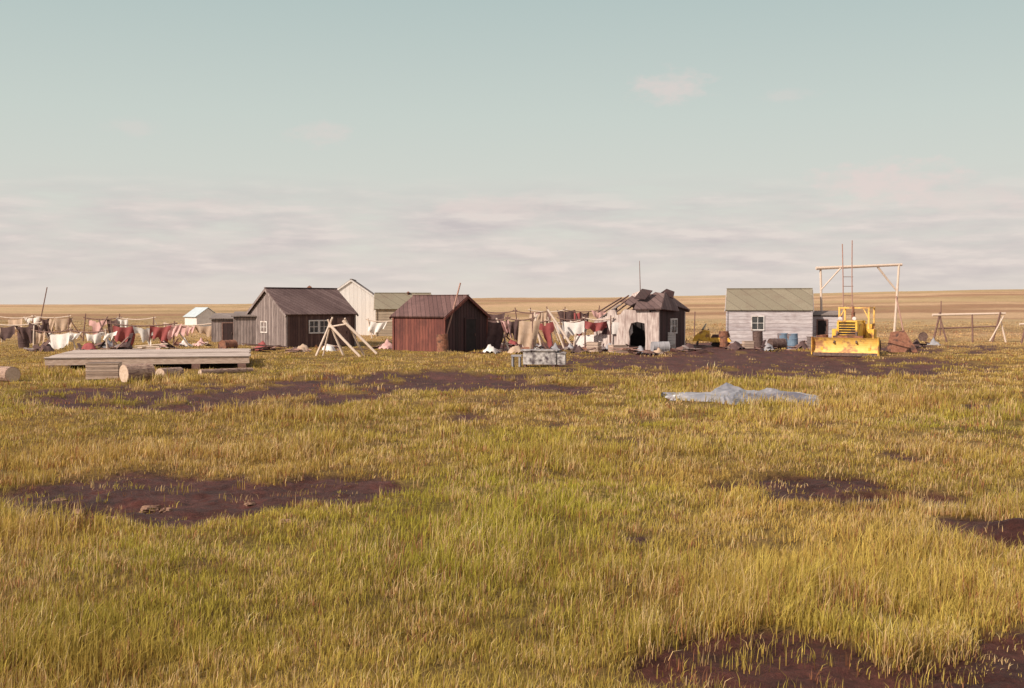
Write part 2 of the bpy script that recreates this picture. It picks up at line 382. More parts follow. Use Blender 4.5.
# ------------------------------------------------------------ deck
L=G(44,371); RD=13; a_=math.radians(RD); DW,DD=7.2,7.2
L=(L[0]+math.cos(a_)*DW/2-math.sin(a_)*DD/2,L[1]+math.sin(a_)*DW/2+math.cos(a_)*DD/2,L[2]-.02)
e=empty('wooden_platform','large low wooden platform of pale planks on timber beams','platform',L,RD); foot(L,RD,DW+.2,DD+.4)
m=MB(); n=int(DD/.2)
for i in range(n): m.box((random.uniform(-.05,.05),-DD/2+(i+.5)*.2,.47+random.uniform(-.008,.008)),(DW,.19,.045))
part(e,'deck',m,'deck')
m=MB()
for y in(-DD/2+.1,DD/2-.1): m.box((0,y,.33),(DW-.05,.14,.22))
for x in(-DW/2+.12,DW/2-.12): m.box((x,0,.325),(.14,DD-.35,.21))
part(e,'rim_joist',m,'deckside')
m=MB()
for i in range(5):
    for y in(-DD/2+.15,0,DD/2-.15): m.box((-DW/2+.3+i*(DW-.6)/4,y,.05),(.3,.3,.32))
part(e,'foundation_block',m,'darkwood')
def logp(name,label,a,b,r,zoff=0,grp=None):
    A=Vector(G(*a)); B=Vector(G(*b)); d=B-A
    o=empty(name,label,'log',A+Vector((0,0,r*.85+zoff)),0,grp)
    mid=(A+B)/2; foot(mid-Vector((0,.35,0)),math.degrees(math.atan2(d.y,d.x)),d.length+.2,2*r+.7)
    m=MB(); m.cyl((0,0,0),d,r,r*.9,14,6,.04); part(o,'trunk',m,'bark',smooth=False)
    q=d.normalized(); m=MB(); m.cyl(-q*.006,q*.01,r*.93,r*.93,14); m.cyl(d-q*.01,d+q*.006,r*.83,r*.83,14); part(o,'cut_end',m,'endgrain')
LG='logs by the platform'
logp('driftwood_log','short thick cut log lying in the grass',(124,384),(151,382.5),.29,grp=LG)
logp('driftwood_log','weathered log lying beside the platform',(160,379),(180,377),.19,grp=LG)
logp('driftwood_log','short sawn log end lying alone in grass',(13,384),(-14,381),.24,grp=LG)
logp('driftwood_log','thin log in front of the platform',(200,375),(252,372),.1,grp=LG)
def crate(label,px,py,s,rot,mat='crate',name='wooden_crate',cat='crate'):
    L=G(px,py); e=empty(name,label,cat,L,rot); w,d,h=s; foot((L[0],L[1]-.2),rot,w+.2,d+.8)
    m=MB(); k=max(2,int(h/.14))
    for i in range(k):
        z=.02+(i+.5)*h/k
        for y in(-1,1): m.box((0,y*d/2,z),(w,.025,h/k-.015))
        for x in(-1,1): m.box((x*(w/2+.012),0,z),(.022,d-.03,h/k-.015))
    part(e,'side_slats',m,mat)
    m=MB()
    m.box((0,0,h+.015),(w+.06,d+.06,.03)); part(e,'lid',m,mat)
crate('weathered wooden box lying beside a platform',104,380,(.95,.7,.5),12)
crate('small white chest beside a leaning hut',670,348,(.55,.5,.85),-10,'whitepaint','white_chest','chest')
crate('dull brown crate on muddy ground',618,351,(.8,.6,.4),20)
crate('small crate near the barrels',748,348,(.5,.45,.4),5)
crate('grey box beside the bulldozer',814,349,(.6,.5,.7),5,'greyboard')
crate('tan crate beside the pole racks',594,351,(.6,.5,.5),-25)
L=G(540,367); e=empty('painted_workbench','low bench box with chipped white and dark paint','bench',L,-6); foot((L[0],L[1]-.3),-6,2.4,1.2)
m=MB(); m.box((0,0,.36),(1.25,.6,.5)); m.box((-.02,0,.64),(1.4,.7,.05)); part(e,'body',m,'patch')
m=MB(); m.box((-.9,.1,.42),(.4,.5,.06)); m.box((-1.05,.1,.2),(.06,.45,.42)); m.box((-.78,.1,.2),(.06,.45,.42)); part(e,'side_shelf',m,'c_grey')
m=MB(); m.box((.8,0,.3),(.34,.5,.4)); m.box((.8,0,.53),(.38,.54,.05)); part(e,'side_box',m,'patch')
m=MB()
for x in(-.55,.55):
    for y in(-.22,.22): m.box((x,y,.05),(.08,.08,.2))
part(e,'leg',m,'darkwood')

# ------------------------------------------------------------ drums
def drum(px,py,mat,label,lying=None,h=.88,r=.29):
    L=G(px,py); m=MB()
    prof=[(r*.92,.015),(r*.96,0),(r,.0),(r*1.02,.02),(r*.99,.04),(r*.985,h/3-.03),(r*1.03,h/3),(r*.985,h/3+.03),(r*.985,2*h/3-.03),(r*1.03,2*h/3),(r*.985,2*h/3+.03),(r*.99,h-.04),(r*1.02,h-.02),(r,h),(r*.96,h),(r*.95,h-.02)]
    if lying is None:
        m.lathe(prof,20,R=Matrix.Rotation(random.uniform(-.06,.06),3,'Y')); loc=L
    else:
        m.lathe(prof,20,R=Matrix.Rotation(math.radians(lying),3,'Z')@Matrix.Rotation(math.pi/2,3,'Y')); loc=(L[0],L[1],L[2]+r*.9)
    solo('oil_drum',m,mat,label,'barrel',loc,0,'oil drums around the cabins'); foot((L[0],L[1]-.2),0,.8,1.0)
drum(443,353,'rust','rusty oil drum standing against the red barn')
drum(793,348,'blue','blue oil drum beside the pale cabin')
drum(783,347,'blue','blue oil drum beside the pale cabin')
drum(770,348,'steel','dark oil drum lying in front of the cabin',20)
drum(758,346,'steel','dark oil drum in front of the pale cabin')
drum(724,346,'rust','rusty oil drum beside a yellow snowmobile')
drum(823,353,'rust','rusty oil drum by the bulldozer blade')
drum(923,341,'steel','dark drum lying in the grass',70)
drum(222,350,'rust','rusty drum lying near the grey shed',60)
drum(652,351,'c_grey','pale grey drum lying by the shack',10)
drum(24,348,'c_dark','dark drum among the drying racks')

# ------------------------------------------------------------ poles, frames
def poleset(name,label,cat,base,poles,mat='pale',partname='pole',grp=None):
    L=G(*base); e=empty(name,label,cat,L,0,grp)
    for p in poles:
        a,b,r=p[:3]; m=MB(); m.cyl(a,b,r,r*.8,8,4,random.uniform(-.04,.04)); part(e,p[3] if len(p)>3 else partname,m,p[4] if len(p)>4 else mat)
    return e
poleset('pole_tripod','pale wooden poles lashed into leaning tripod','tripod',(345,357),[
 ((-1.35,0,-.1),(-.6,.3,1.75),.055),((-.1,.5,-.1),(-.8,.2,1.65),.055),((-1.15,.9,-.1),(-.6,.1,1.7),.045),
 ((-.75,.2,1.45),(.75,-.3,-.05),.07),((-.1,.1,1.6),(1.45,-.1,.1),.07),((.75,1.1,-.1),(.0,0,1.7),.05),((-.75,.2,1.3),(.1,.05,1.45),.045)])
poleset('leaning_pole','long reddish pole leaning against a red barn','pole',(441,352),[((0,0,-.1),(.95,.6,3.45),.05)],'pink')
poleset('leaning_pole','pale poles propped crosswise by the clothes lines','pole',(576,349),[((0,0,-.1),(-1.5,.6,2.2),.07),((-.55,.3,-.1),(-1.2,.7,1.6),.05)])
poleset('leaning_pole','short pale pole leaning over brushwood','pole',(502,350),[((.4,0,-.1),(-.3,.6,1.7),.055)])
poleset('leaning_pole','weathered poles leaning together among laundry','pole',(533,349),[((-.5,0,-.1),(.25,.5,1.9),.055),((.5,0,-.1),(.1,.5,2.0),.055)],'pale')
poleset('leaning_pole','crossed dark poles standing among drying racks','pole',(98,350),[((-.5,0,-.1),(.35,.5,1.7),.045),((.6,0,-.1),(-.1,.5,1.5),.045)],'darkwood')
poleset('timber_gantry','tall goalpost frame of pale timber with corner braces','frame',(860,343),[
 ((-2.35,0,-.3),(-2.45,.1,4.65),.085,'post'),((2.25,.6,-.3),(2.55,.6,4.85),.085,'post'),
 ((-2.75,0,4.6),(2.75,.65,4.85),.1,'crossbeam'),((-1.2,.1,4.62),(-2.4,.02,3.3),.05,'brace'),((1.2,.5,4.7),(2.45,.6,3.2),.07,'brace'),
 ((2.5,-.9,-.1),(2.35,.5,2.9),.05,'brace','pink')])
L=G(849,348); e=empty('wooden_ladder','tall narrow dull brown pole ladder leaning on timber frame','ladder',L,0)
for s in(-1,1):
    m=MB(); m.cyl((s*.3-.05,0,-.1),(s*.27+.05,.7,5.9+s*.1),.035,.028,8,6,.04*s); part(e,'rail',m,'pink')
for i in range(8):
    t=(i+.7)/11; m=MB(); m.cyl((-.32+.1*t,t*.7,t*5.7),(.26+.1*t,t*.7,t*5.7),.018,.018,6); part(e,'rung',m,'darkwood')

def rack(label,base,W,h=1.9,n=2,rot=0,mat='darkwood',brace=True,sag=.15,grp='drying racks and clothes lines'):
    L=G(*base); e=empty('drying_rack',label,'drying rack',L,rot,grp)
    for i in range(n+1):
        x=-W/2+W*i/n; m=MB(); j=random.uniform(-.4,.4)
        m.cyl((x+j,0,-.2),(x,0,h+random.uniform(.0,.25)),.05,.035,7,3,random.uniform(-.05,.05)); part(e,'post',m,mat)
    if brace:
        m=MB(); m.cyl((W/2+.8,.3,-.1),(W/2,0,h*.9),.05,.04,6); part(e,'brace',m,random.choice(['pale','darkwood']))
    for i in range(n):
        m=MB(); m.cyl((-W/2+W*i/n-.15,0,h+random.uniform(-.03,.03)),(-W/2+W*(i+1)/n+.15,0,h+random.uniform(-.03,.03)),.035,.035,7,8,0,sag); part(e,'crossbar',m,random.choice(['pale','darkwood']))
    return Vector(L),math.radians(rot)
CL={'c_white':'white','c_pink':'pink','c_red':'dark red','c_dark':'dark brown','c_grey':'grey blue','c_tan':'tan'}
def cloth(kind,w,h,mat,pos,rot,grp):
    nx,nz=12,12; vs=[];fs=[]; ph=random.random()*6; am=random.uniform(.05,.11); sk=random.uniform(-.3,.3)
    for k in range(nz+1):
        for i in range(nx+1):
            u=i/nx-.5; v=k/nz
            sag=.12*math.cos(u*math.pi)*(1-v)
            z=-v*h*(1+.22*math.sin(u*5+ph)+.1*math.sin(u*17+ph*2))-sag
            vs.append((u*w*(1-.25*v*abs(math.cos(ph)))+sk*v*h, am*math.sin(u*13+ph+v*1.5)*(.3+v)+.1*v*v*math.cos(ph), z))
    for k in range(nz):
        for i in range(nx):
            u=(i+.5)/nx-.5; v=(k+.5)/nz
            if kind=='trousers' and v>.3 and abs(u)<.09+.04*v: continue
            if kind=='shirt' and v>.38 and abs(u)>.27: continue
            if kind=='shirt' and v<.12 and abs(u)<.1: continue
            a=k*(nx+1)+i; fs.append((a,a+1,a+nx+2,a+nx+1))
    m=MB(); m.add(vs,fs); me=m.mesh('hanging_'+kind,M[mat],True)
    o=bpy.data.objects.new({'sheet':'hanging_sheet','shirt':'hanging_shirt','trousers':'hanging_trousers'}[kind],me); link(o)
    o.location=pos; o.rotation_euler=(0,0,rot)
    tag(o,f"{CL[mat]} {kind} hanging from a wooden drying rack",{'sheet':'cloth','shirt':'shirt','trousers':'trousers'}[kind],grp)
def fill(L,r,W,h,mats,dens=1.0,hl=(.5,1.0),n=2,sag=.15,wl=(.45,1.4)):
    x=-W/2+.1
    while x<W/2-.2:
        w=random.uniform(*wl)
        if random.random()<dens:
            k=random.choice(['sheet','sheet','sheet','shirt','trousers'])
            hh=min(random.uniform(*hl),h-.2)
            t=((x+w/2+W/2)/W*n)%1.0
            p=L+Vector((math.cos(r)*(x+w/2),math.sin(r)*(x+w/2)-.02,h-.01-sag*4*t*(1-t)))
            cloth(k,w,hh,random.choice(mats),p,r+random.uniform(-.3,.3),'laundry on the racks')
        x+=w+random.uniform(-.3,.1)
for (b,W,h,n,rot,mt,mats,de,hl,lab) in [
 ((508,350),2.6,1.75,2,-12,'darkwood',['c_pink','c_tan','c_pink','c_dark'],.9,(.7,1.5),'dark pole rack hung with pink and brown clothes'),
 ((548,347),3.4,1.6,2,6,'pale',['c_dark','c_white','c_pink','c_white','c_red'],.95,(.6,1.3),'low pole rack hung with pale and dark clothes'),
 ((585,348),2.8,1.7,2,-5,'darkwood',['c_pink','c_red','c_white','c_white'],.9,(.4,1.0),'pole rack joined to the ruined shack'),
 ((565,341),4.5,2.0,2,3,'darkwood',['c_dark','c_red','c_dark','c_pink'],.9,(.8,1.6),'tall dark pole rack behind the laundry'),
 ((515,342),4.0,2.0,2,-3,'darkwood',['c_dark','c_tan','c_dark'],.9,(.8,1.6),'pole rack standing behind the clothes lines'),
 ((14,349),2.6,1.4,1,8,'darkwood',['c_dark','c_tan','c_red','c_grey'],.9,(.6,1.1),'rough pole rack with dark hanging clothes'),
 ((70,350),3.8,1.05,2,-3,'pale',['c_white','c_white','c_tan'],1,(.4,.8),'low rack with a row of whitish cloths'),
 ((143,348),3.4,1.35,1,5,'darkwood',['c_white','c_pink','c_red','c_white'],1,(.5,1.1),'pole rack hung with white and red laundry'),
 ((120,341),4.4,1.6,2,0,'darkwood',['c_dark','c_dark','c_red','c_white','c_pink'],.9,(.7,1.4),'rack with dark red and brown clothes'),
 ((190,343),3.0,1.2,1,0,'pale',['c_grey','c_tan','c_pink','c_white'],.85,(.4,.9),'rack standing before a small tent'),
 ((34,338),5.0,1.5,2,0,'darkwood',['c_dark','c_grey','c_tan','c_white'],.8,(.6,1.3),'distant pole rack with tan and dark clothes'),
 ((383,340),2.0,1.4,1,0,'pale',['c_tan','c_white'],.7,(.3,.8),'rack between the white house and red barn')]:
    L,r=rack(lab,b,W,h,n,rot,mt); fill(L,r,W,h,mats,de,hl,n)
poleset('log_rack','low heavy pole rack with splayed legs and long beam','rack',(970,342),[
 ((-2.4,0,1.75),(2.3,.2,1.85),.085,'crossbar','pale'),((-2.3,.2,-.1),(-1.9,0,1.95),.07,'leg'),((-1.5,-.2,-.1),(-1.95,.1,1.9),.06,'leg'),
 ((1.5,.3,-.1),(1.9,0,1.95),.07,'leg'),((2.3,0,-.1),(1.85,.1,1.9),.06,'leg','pale'),((.2,.1,-.1),(.15,.1,1.8),.065,'leg'),((1.2,-.1,.1),(2.1,0,1.7),.05,'brace','pale'),((-2.0,.05,.9),(1.9,.15,1.05),.05,'crossbar')],'darkwood')
poleset('log_rack','rough pole trestle standing at field edge','rack',(1036,344),[((-1.0,0,1.2),(1.5,0,1.25),.07,'crossbar','pale'),((-.9,0,-.1),(-.6,0,1.3),.06,'leg'),((-.2,0,-.1),(-.6,0,1.25),.06,'leg'),((1.2,0,-.1),(1.1,0,1.3),.06,'leg')],'darkwood')
poleset('utility_pole','thin leaning wooden pole on the tundra','pole',(38,330),[((0,0,-.2),(.9,0,3.9),.06)],'darkwood')
poleset('utility_pole','thin wooden pole beyond the racks','pole',(940,336),[((0,0,-.2),(.05,0,2.6),.05)],'darkwood')
poleset('utility_pole','short pole near shack','pole',(694,342),[((0,0,-.2),(.05,0,1.9),.04)],'darkwood')

def heap(px,py,mats,label,s=1.0,tall=.9):
    L=G(px,py); e=empty('scrap_heap',label,'scrap heap',L,random.uniform(0,180),'scrap heaps around the settlement'); foot((L[0],L[1]-.1),0,1.4*s,1.1*s)
    m={k:MB() for k in mats}
    for i in range(random.randint(5,9)):
        k=random.choice(mats); ln=random.uniform(.5,1.5)*s; R=Matrix.Rotation(random.uniform(0,3.14),3,'Z')@Matrix.Rotation(random.choice([.05,.1,.3,.8])*random.uniform(-1,1)*tall,3,'Y')@Matrix.Rotation(random.uniform(-.5,.5),3,'X')
        zc=max(.05,abs((R@Vector((ln/2,0,0))).z))*.9+.03*i*random.random()
        m[k].box((random.uniform(-.45,.45)*s,random.uniform(-.35,.35)*s,zc),(ln,random.choice([.08,.15,.15,.22]),.03),R)
    for k in mats:
        if m[k].p: part(e,'board',m[k],k)
    q=MB(); a=random.uniform(.25,.5)*s; q.slab([(-a,-.2,.0),(a*.7,-.35,.05),(a,.2,.35*s),(0,.35,.3*s),(-a*.8,.3,.2*s)],.02); part(e,'sheet',q,random.choice(['rust','greyboard','darkwood','rust','steel']))
    q=MB(); nn=9; vs=[];fs=[]; cx,cy=random.uniform(-.4,.4)*s,random.uniform(-.3,.3)*s; ph=random.random()*6
    for j in range(nn):
        for i in range(nn):
            u=i/(nn-1)-.5;v=j/(nn-1)-.5; r=math.hypot(u,v)
            vs.append((cx+u*.9*s,cy+v*.8*s,max(.0,.5*s*(1-r*1.9))+.06*math.sin(u*14+ph)+.05*math.sin(v*16+ph*2)+.03))
    for j in range(nn-1):
        for i in range(nn-1): fs.append((j*nn+i,j*nn+i+1,(j+1)*nn+i+1,(j+1)*nn+i))
    q.add(vs,fs); part(e,'rag',q,random.choice(['c_dark','c_tan','c_red','c_grey','c_dark','c_pink','c_white']),None,True)
HD='heap of broken boards, sheet scrap and rags'
for i,(px,py) in enumerate([(40,352),(52,346),(86,352),(104,348),(120,351),(164,350),(180,347),(205,346),(268,350),(300,353),(330,351),(388,348),(494,353),(508,346),(522,353),(538,350),(552,353),(570,350),(582,353),(592,347),(606,350),(640,353),(656,353),(684,350),(735,348),(768,350),(802,349),(812,346),(838,344),(902,348),(915,347),(930,345)]):
    mats=random.choice([['darkwood','greyboard'],['darkwood','pink'],['darkboard','darkwood'],['brownboard','darkwood','crate']])
    heap(px,py,mats,HD+random.choice([' on trampled mud',' in trampled grass']),random.uniform(.65,1.05),random.uniform(.5,1.0))
def planks(label,px,py,rot,n=7,Ln=2.0,mat='crate',w=.16):
    L=G(px,py); m=MB(); foot((L[0],L[1]-.3),rot,Ln,1.4)
    for i in range(n):
        R=Matrix.Rotation(random.uniform(-.5,.5),3,'Z')@Matrix.Rotation(random.uniform(-.14,.14),3,'Y')
        m.box((random.uniform(-.3,.3),random.uniform(-.35,.35),.05+.05*i),(Ln*random.uniform(.5,1),w,.035),R)
    solo('plank_pile',m,mat,label,'planks',L,rot,'piles of scrap planks')
planks('scattered reddish planks heaped by the shack',628,353,10,6,1.6,'pink')
planks('low pile of dark brown planks',700,352,5,4,1.3,'brownboard')
planks('dark scrap planks beside the platform',262,353,5,7,2.2,'brownboard')
planks('scrap boards under the timber gantry',850,347,15,7,1.8,'brownboard')
planks('bleached boards lying among drying racks',150,351,12,6,1.8,'pale')
planks('scrap boards behind the blue drums',806,347,-8,6,1.2,'pink')
L=G(901,352); foot((L[0],L[1]-.3),0,2.2,1.2); m=MB(); m.slab([(-.75,0,.0),(.85,-.05,.0),(.35,.55,1.1),(-.35,.55,1.0)],.04); solo('rusty_plate',m,'rust','rusty brown metal plate leaning beside the bulldozer','metal plate',L,0)
L=G(586,347); m=MB(); m.slab([(-.7,0,0),(.7,0,0),(.6,.3,.8),(-.7,.3,.7)],.03); solo('plywood_sheet',m,'whitepaint','white painted plywood sheet propped beside the shack','board',L,-10)

# ------------------------------------------------------------ snowmobile
L=G(712,346); L=(L[0],L[1]+.3,L[2]); e=empty('snowmobile','parked yellow snowmobile with black seat beside the cabin','snowmobile',L,-15); foot(L,-15,3,2)
m=MB(); m.prism([(-1.05,.3),(-.9,.62),(-.45,.95),(-.1,.9),(-.05,.3)],-.34,.34,'y'); part(e,'cowl',m,'yellow')
m=MB(); m.prism([(-.04,.25),(-.04,.5),(1.0,.5),(1.15,.3),(1.05,.25)],-.3,.3,'y'); part(e,'body',m,'yellow')
m=MB(); m.prism([(.0,.51),(.1,.68),(.6,.7),(1.0,.78),(1.08,.53)],-.2,.2,'y'); part(e,'seat',m,'c_dark')
m=MB(); m.prism([(-.55,.94),(-.3,1.3),(-.27,1.29),(-.42,.93)],-.25,.25,'y'); part(e,'windscreen',m,'glass')
m=MB(); m.beam((-.15,-.38,.98),(-.15,.38,.98),.03); m.beam((-.25,0,.8),(-.15,0,.98),.04); part(e,'handlebar',m,'steel')
for s in(-1,1):
    m=MB(); m.box((-.85,s*.4,.05),(1.0,.12,.025)); m.beam((-1.35,s*.4,.05),(-1.5,s*.4,.2),.1,.025); m.beam((-.8,s*.4,.07),(-.75,s*.3,.35),.05); part(e,'ski',m,'steel')
m=MB(); m.prism([(0,.1),(.1,.01),(1.0,.01),(1.15,.12),(1.0,.24),(.1,.24)],-.19,.19,'y'); part(e,'track',m,'black')

# ------------------------------------------------------------ bulldozer (faces -y)
L=G(866,356); L=(L[0],L[1]+2.0,L[2]+.02); e=empty('bulldozer','small worn yellow crawler bulldozer with wide front blade','bulldozer',L,-30); foot(L,-30,3.0,5); e.scale=(1.16,1.16,1.08)
def loop(hl,r,n=10):
    pts=[]
    for i in range(n+1): a=math.pi/2+math.pi*i/n; pts.append((-hl+r*math.cos(a),r+r*math.sin(a)))
    for i in range(n+1): a=-math.pi/2+math.pi*i/n; pts.append((hl+r*math.cos(a),r+r*math.sin(a)))
    return pts
for s in(-1,1):
    x=s*.72; m=MB(); o=loop(.75,.33); i_=loop(.75,.27); n=len(o); x0,x1=x-.17,x+.17
    vs=[(x0,p[0],p[1]) for p in o]+[(x1,p[0],p[1]) for p in o]+[(x0,p[0],p[1]+.06) for p in i_]+[(x1,p[0],p[1]+.06) for p in i_]; fs=[]
    for k in range(n):
        j=(k+1)%n; fs+=[(k,j,n+j,n+k),(2*n+k,3*n+k,3*n+j,2*n+j),(k,2*n+k,2*n+j,j),(n+k,n+j,3*n+j,3*n+k)]
    m.add(vs,fs)
    for k in range(n):
        p=Vector((o[k][0],o[k][1]));q=Vector((o[(k+1)%n][0],o[(k+1)%n][1])); d=q-p; c=max(1,int(d.length/.12))
        for t in range(c):
            w=p+d*(t+.5)/c; ang=math.atan2(d.y,d.x); m.box((x,w.x,w.y),(.37,.03,.05),Matrix.Rotation(ang,3,'X'))
    tr=part(e,'track',m,'steel')
    m=MB()
    for (yy,r) in((-.75,.24),(.75,.24)): m.cyl((x-.1,yy,.33),(x+.1,yy,.33),r,r,16)
    for k in range(4): m.cyl((x-.12,-.42+k*.28,.15),(x+.12,-.42+k*.28,.15),.09,.09,10)
    part(tr,'wheel',m,'rust')
    m=MB(); m.box((x,0,.36),(.1,1.3,.16)); part(tr,'track_frame',m,'yellow')
    m=MB(); m.box((s*.68,.35,.74),(.36,1.0,.04)); m.box((s*.70,.15,.95),(.3,.5,.38)); part(e,'fender',m,'yellow')
    m=MB(); m.beam((s*.95,.2,.3),(s*.95,-1.3,.3),.09,.14); m.beam((s*.95,-.6,.34),(s*.8,-1.32,.75),.06); part(e,'push_arm',m,'yellow')
    m=MB(); m.cyl((s*.35,-.95,1.15),(s*.45,-1.35,.55),.05,.04,8); part(e,'hydraulic_cylinder',m,'steel')
m=MB(); m.box((0,0,.5),(.95,1.9,.42)); part(e,'chassis',m,'rust')
m=MB(); m.prism([(-.42,.72),(-.42,1.38),(-.32,1.52),(.32,1.52),(.42,1.38),(.42,.72)],-1.0,.05,'y'); hd=part(e,'hood',m,'yellow')
m=MB(); m.box((0,-1.02,1.06),(.66,.04,.7)); gr=part(e,'grille',m,'black')
m=MB()
for i in range(6): m.box((0,-1.05,.80+i*.11),(.64,.02,.035))
m.box((-.37,-1.04,1.06),(.08,.05,.8)); m.box((.37,-1.04,1.06),(.08,.05,.8)); m.box((0,-1.04,1.50),(.8,.052,.06)); part(gr,'guard',m,'yellow')
m=MB(); m.cyl((.12,-.55,1.48),(.12,-.55,2.15),.045,.045,10); m.cyl((.12,-.55,1.6),(.12,-.55,1.9),.075,.075,10); part(e,'exhaust_pipe',m,'rust')
for s in(-1,1):
    m=MB(); m.cyl((s*.28,-1.06,1.62),(s*.28,-.98,1.62),.08,.07,12); part(e,'headlight',m,'whitepaint')
m=MB(); m.box((0,.55,.98),(.55,.5,.12)); m.box((0,.82,1.25),(.55,.1,.5)); part(e,'seat',m,'c_dark')
m=MB(); m.box((0,.12,1.1),(.9,.1,.85)); part(e,'dashboard',m,'yellow')
m=MB(); m.box((0,1.1,1.0),(1.1,.4,.7)); part(e,'fuel_tank',m,'yellow')
m=MB()
for x in(-.6,.6):
    for y in(.1,1.05): m.box((x,y,1.42),(.07,.07,1.4))
m.box((0,.1,2.08),(1.12,.06,.06)); m.box((0,1.05,2.08),(1.12,.05,.05)); m.beam((-.6,.16,2.08),(-.6,1.0,2.08),.05); m.beam((.6,.16,2.08),(.6,1.0,2.08),.05); m.beam((-.6,.1,1.6),(-.38,.1,2.05),.04); m.beam((.6,.1,1.6),(.38,.1,2.05),.04); part(e,'canopy_post',m,'blade')
m=MB(); m.cyl((.1,.3,1.0),(.14,.2,1.35),.015,.015,6); m.cyl((-.15,.3,1.0),(-.18,.2,1.35),.015,.015,6); part(e,'control_lever',m,'steel')
m=MB(); pf=[]
for i in range(9):
    a=-.75+1.5*i/8; pf.append((-1.38+ (math.cos(.75)-math.cos(a))*-.45-.0, .44+.58*math.sin(a)/math.sin(.75)*.60))
pf2=[(p[0]+.05,p[1]) for p in pf][::-1]
m.prism(pf+pf2,-1.3,1.3,'x'); bl=part(e,'blade',m,'blade')
m=MB(); m.box((0,-1.40,.07),(2.6,.05,.14)); part(bl,'cutting_edge',m,'steel')
m=MB()
for x in(-1.32,1.32): m.box((x,-1.36,.44),(.04,.22,.78))
part(bl,'end_plate',m,'yellow')
m=MB(); m.box((.1,-1.31,.82),(1.2,.05,.12)); part(bl,'spill_guard',m,'rust')

# ------------------------------------------------------------ plastic sheet
x0,y0,z0=G(741,401)
def tarpz(u,v):
    w=(fbm(u*1.2,v*1.2,31,3)-.5)*1.2
    r1=1-np.abs(2*vn(u*2.2+w*2+3,v*1.5+w,33)-1); r2=1-np.abs(2*vn(u*4+w*3,v*3-w*2,35)-1); r3=1-np.abs(2*vn(u*8,v*7+w*3,36)-1)
    a=.27*np.exp(-(((u+.3)/.35)**2+((v-.1)/.6)**2))+.17*np.exp(-(((u-.75)/.55)**2+((v)/.55)**2))+.04
    return a*(.30*r1**2+.6*r1)+ (a+.04)*.22*r2+.03*r3
nu,nv=260,140; us=np.linspace(-1.85,1.75,nu); vs_=np.linspace(-1.15,1.15,nv); U,V=np.meshgrid(us,vs_)
Ux=U+.5*(fbm(V*1.8,U*1.2,40,4)-.5); edge=.8+1.1*(fbm(U*1.4,V*0,41,4)-.5)
Vy=V*edge*np.where(U<-.7,.42+.58*sstep(-1.6,-.7,U),1)*1.05+.15*np.sin(U*2.0)
gz=H(x0+Ux,y0+Vy)-z0
Z=gz+.08+tarpz(U,V)-.14*sstep(.7,1,np.abs(V)/1.15)
m=MB(); m.v=[tuple(p) for p in np.stack([Ux.ravel(),Vy.ravel(),Z.ravel()],1)]
m.f=[(j*nu+i,j*nu+i+1,(j+1)*nu+i+1,(j+1)*nu+i) for j in range(nv-1) for i in range(nu-1)]
M['plastic']=mat_noise('cloudy_plastic_sheet',(.20,.20,.23),(.37,.35,.37),2.5,rough=.34,bm=.3,c3=(.14,.13,.16))
solo('plastic_sheet',m,'plastic','crumpled bluish grey plastic sheet lying in the grass','tarpaulin',(x0,y0,z0),0,None,True)
foot((x0+.1,y0+.05),0,2.8,1.3)

# ------------------------------------------------------------ colour field
def gcolor(x,y,fine=True):
    x=np.asarray(x,float);y=np.asarray(y,float); r=np.sqrt(x*x+y*y)
    a=fbm(x/3.0,y/4.5,101,4); b=fbm(x/14,y/22,102,3); c=fbm(x/90,y/34,103,4); d=fbm(x/260,y/70,104,3)
    green=np.array([.40,.355,.06]); gold=np.array([.58,.42,.12]); olive=np.array([.36,.24,.075]); tan=np.array([.60,.42,.27]); brown=np.array([.38,.23,.14])
    k=sstep(.34,.70,a*.6+b*.4)[...,None]; col=green*(1-k)+gold*k
    k=(sstep(.5,.7,fbm(x/4,y/4,105,3))*.5)[...,None]; col=col*(1-k)+olive*k
    k=(sstep(14,45,r)*.5)[...,None]; col=col*(1-k)+np.array([.46,.32,.11])*k
    k=sstep(50,110,r)[...,None]
    q=sstep(.4,.6,c)[...,None]; far=brown*(1-q)+tan*q; q=(sstep(.5,.62,d)*.5)[...,None]; far=far*(1-q)+np.array([.42,.34,.17])*q
    return col*(1-k)+far*k
MUDC=np.array([.115,.040,.034])

# ------------------------------------------------------------ ground
ang=np.radians(np.concatenate([np.arange(-36,36.001,.11),np.arange(39,324,3)]))
rad=[0.3]
while rad[-1]<6000:
    r=rad[-1]; rad.append(r*(1.05 if r<4.5 else 1.006 if r<22 else 1.012 if r<45 else 1.02 if r<160 else 1.05))
rad=np.array(rad); A,R=np.meshgrid(ang,rad); X=R*np.sin(A);Y=R*np.cos(A); Zg=mudh(X,Y); mm=mudmask(X,Y)*(1-sstep(80,130,R))
na=len(ang);nr=len(rad)
co=np.stack([X.ravel(),Y.ravel(),Zg.ravel()],1); co=np.vstack([co,[0,0,float(mudh(np.array([0.]),np.array([0.]))[0])]])
J,I=np.meshgrid(np.arange(nr-1),np.arange(na),indexing='ij'); I2=(I+1)%na
q=np.stack([J*na+I,(J+1)*na+I,(J+1)*na+I2,J*na+I2],-1).reshape(-1,4)
tri=np.stack([np.full(na,len(co)-1),np.arange(na),(np.arange(na)+1)%na],1)
